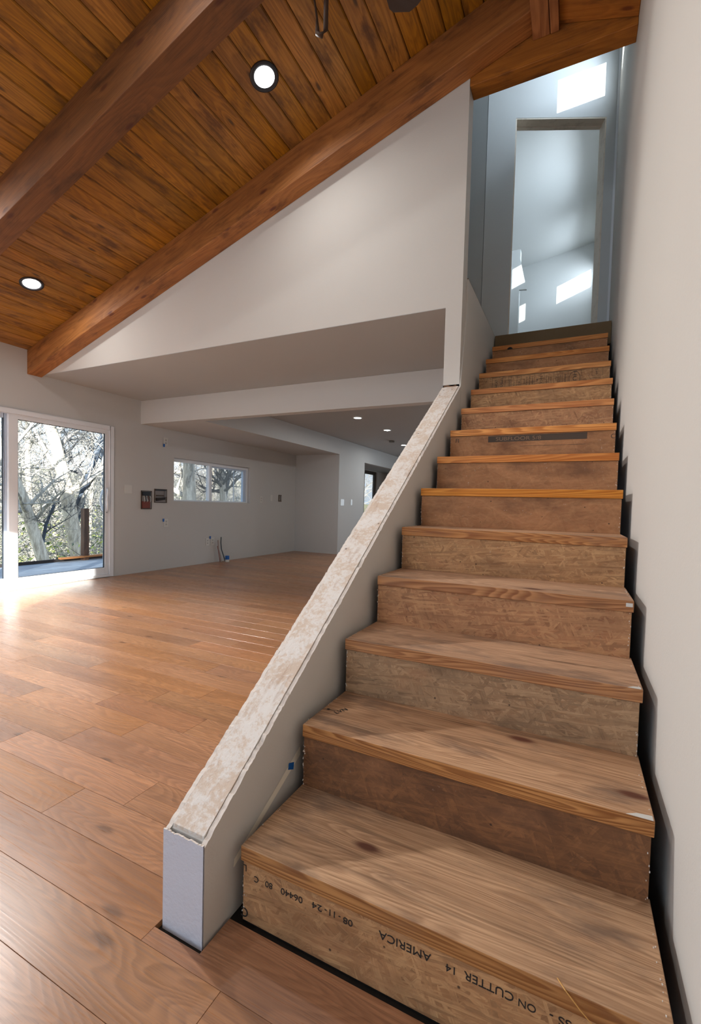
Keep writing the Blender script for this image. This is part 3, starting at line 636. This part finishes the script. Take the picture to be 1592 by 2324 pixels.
# ------------------------------------------------------------------ small sliding window
w1 = empty('window_1', (XW-0.08, 5.0, 1.03), kind='structure')
a, b = XW-0.115, XW-0.055; y0, y1, z0, z1 = 4.106, 5.884, 1.034, 1.699
m = MB(); m.box(a, b, y0, y0+0.045, z0, z1); m.box(a, b, y1-0.045, y1, z0, z1); m.box(a, b, y0+.045, y1-.045, z1-0.05, z1); m.box(a, b, y0+.045, y1-.045, z0, z0+0.02); m.box(a, b+0.012, 4.885, 4.935, z0+.02, z1-.05)
kid(bevel(m.build('window_frame', m_vinyl), 0.003), w1)
m = MB(); m.box(a-.01, b-0.02, 4.936, 4.975, z0+.02, z1-.05); m.box(a-.01, b-.02, 5.775, 5.838, z0+.02, z1-.05); m.box(a-.01, b-.02, 4.975, 5.775, z1-.075, z1-.05)
kid(m.build('sash', m_vinylb), w1)
m = MB(); m.box(a-.006, a+.002, 5.56, 5.575, z0+.02, z1-.05); kid(m.build('screen_bar', m_vinylb), w1)
for q0, q1 in ((y0+.045, 4.885), (4.975, 5.775)):
    m = MB(); m.box(a+.02, a+.025, q0, q1, z0+.02, z1-.05); kid(m.build('pane', m_glass), w1)
# distant narrow window in the alcove
w2 = empty('window_2', (XW-0.05, 11.4, 0.35), kind='structure')
a, b = XW-0.1, XW-0.04
m = MB(); m.box(a, b, 10.952, 11.05, .352, 2.088); m.box(a, b, 11.75, 11.848, .352, 2.088); m.box(a, b, 11.05, 11.75, 2.0, 2.088); m.box(a, b, 11.05, 11.75, .352, .42)
kid(m.build('window_frame', m_bronze), w2)
m = MB(); m.box(a+.02, a+.026, 11.05, 11.75, .42, 2.0); kid(m.build('pane', m_glass), w2)
# clerestory windows upstairs and the windows behind the camera
for i, (y0, y1) in enumerate(((3.07, 3.82), (4.87, 6.36), (6.97, 7.73))):
    w = empty('window_%d' % (3+i), (XR+0.03, (y0+y1)/2, 5.0), kind='structure')
    m = MB(); m.box(XR+.042, XR+.048, y0+.001, y1-.001, 5.001, 5.319); kid(m.build('pane', m_glass), w)
w = empty('window_7', (-1.2, 12.66, 0.6), kind='structure')  # pane of the opening added for the far-room fill
m = MB(); m.box(-2.0, -0.4, 12.655, 12.662, 0.6, 2.0); kid(m.build('pane', m_glass), w)
w = empty('window_6', (-1, YB-.06, 0), kind='structure')
m = MB(); m.box(-2.6, 0.497, YB-.07, YB-.063, 0.02, 2.42); kid(m.build('pane', m_glass), w)

# ------------------------------------------------------------------ wall fittings
def wall_plate(y, z, w, h, label, x=XW, slots=True, cat='outlet', group=None, mat=m_plate, name='outlet_plate'):
    e = empty(name, (x, y, z), label=label, category=cat)
    if group: e['group'] = group
    m = MB(); m.box(0, 0.006, -w/2, w/2, -h/2, h/2); bevel(m.build('plate', mat, e), 0.002)
    if slots:
        for s in (-1, 1):
            m = MB(); m.box(0.0062, 0.0085, -0.014, 0.014, s*0.022-0.013, s*0.022+0.013); bevel(m.build('socket', plain('socket_grey', lin(170, 168, 162), 0.5), e), 0.002)
    return e
wall_plate(3.945, 1.92, 0.075, 0.125, 'white outlet plate high on the wall above the left end of the small window')
wall_plate(3.965, 0.70, 0.075, 0.125, 'white outlet plate below the left corner of the small window')
wall_plate(4.815, 0.36, 0.075, 0.125, 'left one of two outlet plates low on the wall beside the standing cables')
wall_plate(4.93, 0.36, 0.075, 0.125, 'right one of two outlet plates low on the wall, nearest the standing cables')
wall_plate(3.33, 1.18, 0.12, 0.12, 'faint square blank plate between the glass door and the dark wall box', slots=False, cat='blank plate', name='blank_plate')
wall_plate(6.216, 1.11, 0.075, 0.125, 'white outlet plate just right of the small window', cat='outlet')
wall_plate(6.538, 1.15, 0.075, 0.125, 'plain white switch plate between the outlet and the open brown box', slots=False, cat='switch', name='switch_plate')
wall_plate(7.57, 1.10, 0.16, 0.14, 'double switch plate on the corridor wall just past the corner', x=-3.80, slots=False, cat='switch', name='switch_plate')
wall_plate(8.00, 1.11, 0.08, 0.13, 'single switch plate on the corridor wall nearest the alcove opening', x=-3.80, slots=False, cat='switch', name='switch_plate')
for y, z, lab in ((3.912, 1.862, 'blue tape scrap at the foot of the high outlet plate'), (3.915, 0.742, 'blue tape scrap at the upper left of the outlet below the window'), (4.87, 0.432, 'tiny blue tape scrap above the pair of low outlets')):
    m = MB(); m.prism([(-0.016, 0.022), (0.016, 0.022), (0.014, -0.022), (-0.010, -0.026), (-0.016, -0.008)], 0.0, 0.0012, 'x')
    m.build('masking_tape', m_tape, loc=(XW+0.0065, y, z), label=lab, category='tape')
# open brown junction box
e = empty('junction_box', (XW, 6.83, 1.15), label='small open brown junction box far right of the small window', category='junction box')
m = MB(); m.box(0, 0.012, -0.05, 0.05, -0.07, 0.07); m.build('box', plain('brown_box', lin(96, 80, 68), 0.7), e)
for k in range(3):
    m = MB(); m.tube([(0.012, -0.02+k*0.02, -0.05), (0.02, -0.022+k*0.02, 0.0), (0.014, -0.018+k*0.021, 0.05)], [0.004]*3, 5); m.build('wire', [m_plate, m_dark, m_plate][k], e)
# taller open wall box with red-brown lower part
def open_box(y, z, w, h, label, kids):
    e = empty('open_wall_box', (XW, y, z), label=label, category='wall box')
    m = MB(); f = 0.008
    for b in ((-w/2, w/2, h/2-f, h/2), (-w/2, w/2, -h/2, -h/2+f), (-w/2, -w/2+f, -h/2+f, h/2-f), (w/2-f, w/2, -h/2+f, h/2-f)): m.box(0, 0.010, *b)
    m.build('box_rim', m_inkb, e); m = MB(); m.box(0, 0.003, -w/2+f, w/2-f, -h/2+f, h/2-f); m.build('back_plate', plain('dull_box_grey', lin(128, 124, 122), 0.6), e)
    for k_ in kids:
        nm, mat, yy0, yy1, zz0, zz1, dx = k_; m = MB(); m.box(0.0032, dx, yy0, yy1, zz0, zz1); m.build(nm, mat, e)
    return e
m_redbr = plain('red_brown_box', lin(112, 56, 46), 0.7); m_grey = plain('grey_box', lin(120, 118, 118), 0.6)
e = open_box(3.617, 1.04, 0.175, 0.265, 'tall open wall box with a red-brown lower block, right of the glass door',
         [('red_block', m_redbr, -0.075, 0.045, -0.12, -0.02, 0.030), ('black_module', m_dark, -0.07, 0.06, 0.06, 0.118, 0.024), ('grey_strip', m_grey, 0.055, 0.075, -0.12, 0.11, 0.014)])
for k in range(5):
    m = MB(); y = -0.05+k*0.024; m.tube([(0.012, y, 0.07), (0.028, y+0.012*math.sin(k*2), 0.03), (0.026, y+0.01, -0.015), (0.03, y-0.004, -0.03)], [0.0035]*4, 5); m.build('wire', [m_plate, m_dark, m_plate, m_redbr, m_plate][k], e)
e = open_box(3.862, 1.105, 0.22, 0.205, 'squarer open wall box with a black tilted block, nearest the small window',
         [('grey_strip', m_grey, 0.065, 0.1, -0.01, 0.09, 0.012), ('terminal_bar', m_dark, -0.09, 0.09, 0.075, 0.092, 0.012), ('terminal_bar', m_inkb, -0.08, 0.05, -0.005, 0.012, 0.016)])
m = MB(); m.prism([(-0.08, -0.075), (0.062, -0.055), (0.066, -0.020), (-0.084, -0.032)], 0.003, 0.03, 'x'); m.build('black_block', m_ink, e)
# metal-clad cables rising from the floor and the taped stub
def cable(name, pts, rad, mat, label):
    m = MB(); P = []; Rr = []; n = 60
    for i in range(n+1):
        tt = i/n*(len(pts)-1); k = min(int(tt), len(pts)-2); f = tt-k; a, b = Vector(pts[k]), Vector(pts[k+1]); P.append(a.lerp(b, f)); Rr.append(rad*(1.0 if i % 2 else 0.78))
    m.tube(P, Rr, 7); return m.build(name, mat, label=label, category='cable', group='loose cables standing at the window wall')
cable('metal_cable', [(-4.80, 5.15, 0.0), (-4.815, 5.125, 0.1), (-4.83, 5.085, 0.22), (-4.835, 5.075, 0.33), (-4.84, 5.085, 0.43)], 0.011, plain('grey_cable', lin(82, 92, 98), 0.4, 0.5), 'taller dark grey metal-clad cable standing up from the floor')
cable('metal_cable', [(-4.81, 5.06, 0.0), (-4.815, 5.05, 0.1), (-4.83, 5.02, 0.22), (-4.835, 5.01, 0.38)], 0.015, plain('pale_cable', lin(176, 164, 158), 0.4, 0.4), 'shorter pale metal-clad cable with a reddish stripe')
cable('metal_cable', [(-4.82, 5.045, 0.0), (-4.825, 5.025, 0.12), (-4.84, 5.0, 0.28)], 0.006, plain('red_cable', lin(150, 92, 80), 0.5), 'thin reddish cable beside the pale one')
e = empty('pipe_stub', (-4.745, 5.14, 0.0), label='short white pipe stub capped with blue tape on the floor', category='pipe')
N = 16; c_ = lambda rr: [(rr*math.cos(2*math.pi*i/N), rr*math.sin(2*math.pi*i/N)) for i in range(N)]
m = MB(); m.prism(c_(0.034), 0.0, 0.045, 'z'); m.build('pipe', m_plate, e); m = MB(); m.prism(c_(0.0355), 0.038, 0.105, 'z'); bevel(m.build('tape_cap', m_tape, e), 0.006)

# ------------------------------------------------------------------ ceiling fan and hanging cable loop
fan = empty('ceiling_fan', (0.43, 0.85, 3.50), label='dark ceiling fan at the top edge, only a rounded blade tip showing', category='fan')
N = 24; cc = lambda rr: [(rr*math.cos(2*math.pi*i/N), rr*math.sin(2*math.pi*i/N)) for i in range(N)]
m_fan = plain('dark_walnut_fan', lin(50, 34, 26), 0.45)
m = MB(); m.prism(cc(0.10), -0.06, 0.08, 'z'); bevel(m.build('motor', m_fan, fan), 0.02, 3)
m = MB(); m.prism(cc(0.013), 0.08, 0.517, 'z'); m.build('rod', m_fan, fan)
m = MB(); m.prism(cc(0.06), 0.46, 0.517, 'z'); m.build('canopy', m_fan, fan)
base_a = math.atan2(1.262-0.85, -0.215-0.43)
for k in range(3):
    m = MB(); pr = []; nn = 14
    for i in range(nn+1):
        tt = i/nn; rr_ = 0.10+0.66*tt; w = 0.035+0.055*math.sin(min(1, tt*1.2)*math.pi/2)
        if tt > 0.85: w *= math.sqrt(max(0.02, 1-((tt-0.85)/0.15)**2))
        pr.append((rr_, w, 0.05*(1-tt)))
    for (ra, wa, ta), (rb, wb, tb) in zip(pr[:-1], pr[1:]):
        for dz in (0, 0.008): m.quad((ra, -wa, -ta*0.5+dz), (ra, wa, ta*0.5+dz), (rb, wb, tb*0.5+dz), (rb, -wb, -tb*0.5+dz))
        for s in (-1, 1): m.quad((ra, s*wa, s*ta*0.5), (rb, s*wb, s*tb*0.5), (rb, s*wb, s*tb*0.5+.008), (ra, s*wa, s*ta*0.5+.008))
    o = m.build('blade', m_fan, fan); o.rotation_euler.z = base_a+k*2*math.pi/3
# loop
A, B = Vector((-0.70, 1.24, zc(-0.70)+0.001)), Vector((-0.55, 1.20, zc(-0.55)+0.001)); bot = Vector((-0.585, 1.222, 3.50))
P = []
for i in range(25):
    tt = i/24
    if tt < 0.5: s = tt/0.5; p = A.lerp(bot, s); p += (Vector((-0.0, 0, 0))*(1-s)); p = Vector((A.x+(bot.x-0.045-A.x)*min(1, s*1.15), A.y, A.z+(bot.z+0.05-A.z)*s))
    else: s = (tt-0.5)/0.5; p = Vector((bot.x+0.03+(B.x-bot.x-0.03)*s, B.y, bot.z+0.05+(B.z-bot.z-0.05)*s))
    P.append(p)
for j, i in enumerate((11, 12, 13)):
    P[i] = Vector((bot.x-0.03+0.025*j, 1.22, bot.z+(0.02, 0.0, 0.02)[j]))
m = MB(); m.tube(P, [0.006 if i < 11 else 0.013 for i in range(25)], 8)
m.build('cable_loop', plain('dark_brown_cable', lin(64, 44, 30), 0.6), smooth=True, label='dark loop of cable hanging from the planks at the top edge', category='cable')

# ------------------------------------------------------------------ outside: deck
dk = empty('deck', (-6.0, 2.5, -0.1), label='grey board deck outside the sliding glass door', category='deck')
m_deck = wood('weathered_deck_board', lin(168, 172, 180), lin(128, 134, 144), 'y', ring=1.0, knots=0.2, rough=0.6, bump=0.3, vary=0.10, ringfreq=8)
x = XW-0.145
while x > -7.15:
    m = MB(); m.box(-0.134, 0, -3.6, 6.2, -0.03, 0); kid(m.build('board', m_deck, None, loc=(x, 0.0, -0.05)), dk); x -= 0.14
m = MB(); m.box(-7.19, -7.15, -3.6, 6.2, -0.25, 0.0); kid(m.build('rim_board', plain('dark_rim_board', lin(58, 50, 48), 0.7)), dk)
m = MB(); m.box(-7.145, -7.045, 4.10, 4.19, -0.049, 0.86); o = bevel(m.build('deck_post', wood('deck_post_wood', lin(116, 80, 58), lin(70, 48, 38), 'z', ring=1, knots=0.3, rough=0.7, vary=0.0), label='short brown wooden post standing on the deck edge', category='post'), 0.004)
m = MB(); m.prism([(-7.14, 3.72), (-7.03, 3.70), (-7.00, 4.62), (-7.11, 4.64)], 0.001, 0.028, 'z'); m.build('loose_board', plain('orange_board', lin(190, 120, 66), 0.7), label='short orange-brown board lying at the foot of the deck post', category='board')
mm = MB(); mm.box(-7.1, XW-0.15, -3.5, 6.1, -3.2, -0.9); mm.build('wall_foundation', m_string, kind='structure')

# ------------------------------------------------------------------ outside: hillside, trees, woods
def hz(x, y):
    d = -x-8; return -3.0+ (d*0.02 if d < 6 else 0.12+(d-6)*0.16)+0.35*math.sin(x*0.5+y*0.3)+0.3*math.sin(y*0.45)
t = NT('leafy_hillside'); v, r = t.coord(False)
n = t.noise(v, 1.4, 8, 0.7); n2 = t.noise(v, 7, 6, 0.7)
c = t.mix(t.ramp(n, 0.35, 0.65, 0, 1), lin(120, 130, 84), lin(176, 160, 128)); c = t.mix(t.ramp(n2, 0.45, 0.7, 0, 0.8), c, lin(74, 84, 72)); t.l(c, t.b.inputs['Base Color']); t.b.inputs['Roughness'].default_value = 0.9
m_hill = t.mat
mm = MB(); nx, ny = 46, 60
for i in range(nx+1):
    for j in range(ny+1):
        x = -7.3-i*1.25; y = -10+j*1.6; mm.v.append((x, y, hz(x, y)))
for i in range(nx):
    for j in range(ny):
        a = i*(ny+1)+j; mm.f.append((a, a+1, a+ny+2, a+ny+1)); mm.m.append(0)
mm.build('ground', m_hill, smooth=True, fix=False, kind='structure')
def bark(name, a, b):
    t = NT(name); v, r = t.coord(True); n = t.noise(t.vmath('MULTIPLY', v, (14, 14, 3)), 1.0, 6, 0.7); n2 = t.noise(v, 1.3, 3, 0.5)
    c = t.mix(t.ramp(n, 0.35, 0.65, 0, 1), a, b); c = t.mix(t.ramp(n2, 0.5, 0.7, 0, 0.4), c, b); t.l(c, t.b.inputs['Base Color']); t.b.inputs['Roughness'].default_value = 0.9; t.bump(n, 0.8, 0.02); return t.mat
m_barkp = bark('pale_bark', lin(238, 228, 212), lin(176, 164, 148)); m_barkd = bark('blue_grey_bark', lin(86, 98, 112), lin(52, 60, 74)); m_twig = bark('pale_twigs', lin(206, 200, 190), lin(140, 136, 132))
m_twigd = bark('dark_twigs', lin(104, 104, 104), lin(66, 68, 74))
tr_ = random.Random(77)
def grow(m, p, d, length, rad, depth, rr):
    pts = [p]; rads = [rad]; n = 5 if depth > 1 else 3
    for i in range(n):
        d = (d+Vector((rr.uniform(-1, 1), rr.uniform(-1, 1), rr.uniform(-0.6, 0.9)))*0.22).normalized(); p = p+d*length/n; pts.append(p); rads.append(rad*(1-0.7*(i+1)/n))
    m.tube(pts, rads, 6 if depth > 2 else (4 if depth > 1 else 3), 0, False)
    if depth <= 0: return
    for k in range(4 if depth > 1 else 4):
        i = rr.randint(1, n); q = pts[i]; s = Vector((rr.uniform(-1, 1), rr.uniform(-1, 1), rr.uniform(-0.3, 0.9))).normalized()
        grow(m, q, (d*0.55+s).normalized(), length*rr.uniform(0.5, 0.75), rads[i]*0.62+0.002, depth-1, rr)
def tree(path, rad, mat, tmat, label, nb=10, h=2.2, seed=1, name='bare_tree', twigs=3):
    rr = random.Random(seed); base = Vector(path[0]); e = empty(name, base, label=label, category='tree')
    P = [Vector(q)-base for q in path]; n = len(P); rads = [rad*(1-0.55*i/(n-1)) for i in range(n)]
    m = MB(); m.tube(P, rads, 12, 0, False); m.build('trunk', mat, e, smooth=True, fix=False)
    m = MB()
    for k in range(nb):
        f = rr.uniform(0.35, 1.0)*(n-1); i = min(int(f), n-2); q = P[i].lerp(P[i+1], f-i)
        grow(m, q, Vector((rr.uniform(-1, 1), rr.uniform(-1, 1), rr.uniform(0.0, 1.0))).normalized(), h*rr.uniform(0.6, 1.1), rads[i]*0.42, twigs, rr)
    m.build('branches', tmat, e, smooth=True, fix=False); return e
G = -3.2
tree([(-12, 7.6, G), (-12, 7.12, -0.65), (-12, 6.93, 0.2), (-12, 6.75, 1.4), (-12, 6.45, 2.6), (-12.1, 6.1, 3.8), (-12, 5.9, 5.2)], 0.22, m_barkp, m_twig, 'large pale leaning tree in the middle of the sliding door glass', 14, 2.4, 3)
tree([(-12.3, 7.3, G), (-12.2, 7.1, 0.3), (-12, 7.35, 1.6), (-12, 7.85, 3.0), (-12, 8.4, 4.6)], 0.13, m_barkd, m_twigd, 'dark forked tree leaning right behind the large pale tree', 8, 2.0, 4)
tree([(-11, 6.1, G), (-11, 5.65, -0.6), (-11, 5.35, 0.4), (-11, 5.2, 1.0), (-11.2, 4.8, 2.2), (-11.2, 4.4, 4.0)], 0.15, m_barkp, m_twig, 'slim pale tree at the left of the door glass, beside the door stile', 10, 2.0, 5)
tree([(-11, 5.9, G), (-11, 5.75, -0.6), (-11, 5.6, -0.1), (-11, 5.68, 0.35), (-11.2, 6.0, 0.9)], 0.06, m_barkd, m_twigd, 'short dark crooked stem between the two pale trees outside the door', 4, 0.9, 6)
tree([(-10, 9.2, -3), (-10, 9.22, 1.0), (-10, 9.18, 2.3), (-10, 9.1, 4.5)], 0.26, m_barkp, m_twig, 'thick trunk filling the left pane of the small window', 7, 2.2, 7)
tree([(-12, 13.0, -3), (-12, 12.85, 1.0), (-12, 12.7, 2.4), (-12, 12.6, 4.5)], 0.17, m_barkp, m_twigd, 'greenish grey tree in the right pane of the small window', 9, 2.2, 8)
tree([(-12.5, 13.4, -3), (-12.4, 13.35, 1.3), (-12.3, 13.6, 2.6), (-12.3, 13.9, 4.5)], 0.11, m_barkd, m_twigd, 'thinner dark stem just right of the greenish tree in the small window', 8, 2.0, 9)
tree([(-11, 9.3, -3), (-11, 9.2, 0.8), (-11.2, 8.9, 1.7), (-11.2, 8.5, 2.6), (-11.2, 8.6, 4)], 0.10, m_barkp, m_twigd, 'thin crooked tree at the left edge of the small window', 6, 1.6, 10)
spots = [(-15, 5.5), (-16, 8.2), (-17, 10.6), (-15, 11.0), (-18, 7.0), (-20, 9.4), (-19, 13.0), (-21, 11.6), (-17, 16.0), (-22, 16.5), (-20, 20.5), (-24, 8.2), (-26, 12.4), (-13, 26), (-15, 31), (-12, 22.5)]
for i, (x, y) in enumerate(spots):
    g = hz(x, y)-0.1; l1, l2 = tr_.uniform(-0.5, 0.5), tr_.uniform(-0.6, 0.6)
    e = tree([(x, y, g), (x+l1*.4, y+l2*.4, g+2.2), (x+l1, y+l2, g+4.4), (x+l1*1.4, y+l2*1.2, g+7.0)], tr_.uniform(0.09, 0.16), m_barkp if i % 3 else m_barkd, m_twig if i % 3 else m_twigd, 'bare winter tree standing in the woods behind the nearest trees', 10, 2.6, 20+i)
    e['group'] = 'bare trees in the woods outside'
# brush: countless thin pale branches
mm = MB(); rb = random.Random(4)
for k in range(19000):
    x = -rb.uniform(11.5, 34); y = -x*rb.uniform(0.25, 1.35)+rb.uniform(-1, 1); y = y if rb.random() < 0.93 else rb.uniform(18, 34)
    d = Vector((rb.uniform(-0.5, 0.5), rb.uniform(-1, 1), rb.uniform(-0.25, 0.9))).normalized(); L = rb.uniform(0.5, 1.8)
    z = hz(x, y)+rb.uniform(0.0, 1.0)**1.3*(3.7+(-x-11)*0.05); s = rb.uniform(0.0035, 0.010)*(-x/14)
    p = Vector((x, y, z)); bend = Vector((rb.uniform(-.2, .2), rb.uniform(-.2, .2), rb.uniform(-.25, .1)))*L*0.5
    mm.tube([p, p+d*L*0.5, p+d*L+bend], [s, s*0.8, s*0.3], 3, 0 if rb.random() < 0.75 else 1, False)
mm.build('brush', [m_twig, m_twigd], label='dense thicket of thin pale bare branches outside the windows', category='brush', kind='stuff', fix=False)
# ivy and undergrowth leaves
mm = MB(); m_leafa = plain('sunlit_leaf', lin(196, 206, 110), 0.7); m_leafb = plain('dark_leaf', lin(70, 96, 58), 0.7)
for k in range(9000):
    x = -rb.uniform(11, 20); y = -x*rb.uniform(0.28, 1.1); z = hz(x, y)+rb.uniform(0, 1)**1.6*3.0; s = rb.uniform(0.03, 0.075)
    a = Vector((rb.uniform(-1, 1), rb.uniform(-1, 1), rb.uniform(-1, 1))).normalized(); b = a.orthogonal().normalized(); p = Vector((x, y, z)); c = a.cross(b)
    n0 = len(mm.v); mm.v += [tuple(p-b*s), tuple(p+c*s*0.5), tuple(p+b*s), tuple(p-c*s*0.5)]; mm.f.append((n0, n0+1, n0+2, n0+3)); mm.m.append(0 if rb.random() < 0.6 else 1)
mm.build('undergrowth', [m_leafa, m_leafb], label='yellow-green ivy leaves low among the trees outside the door', category='undergrowth', kind='stuff', fix=False)
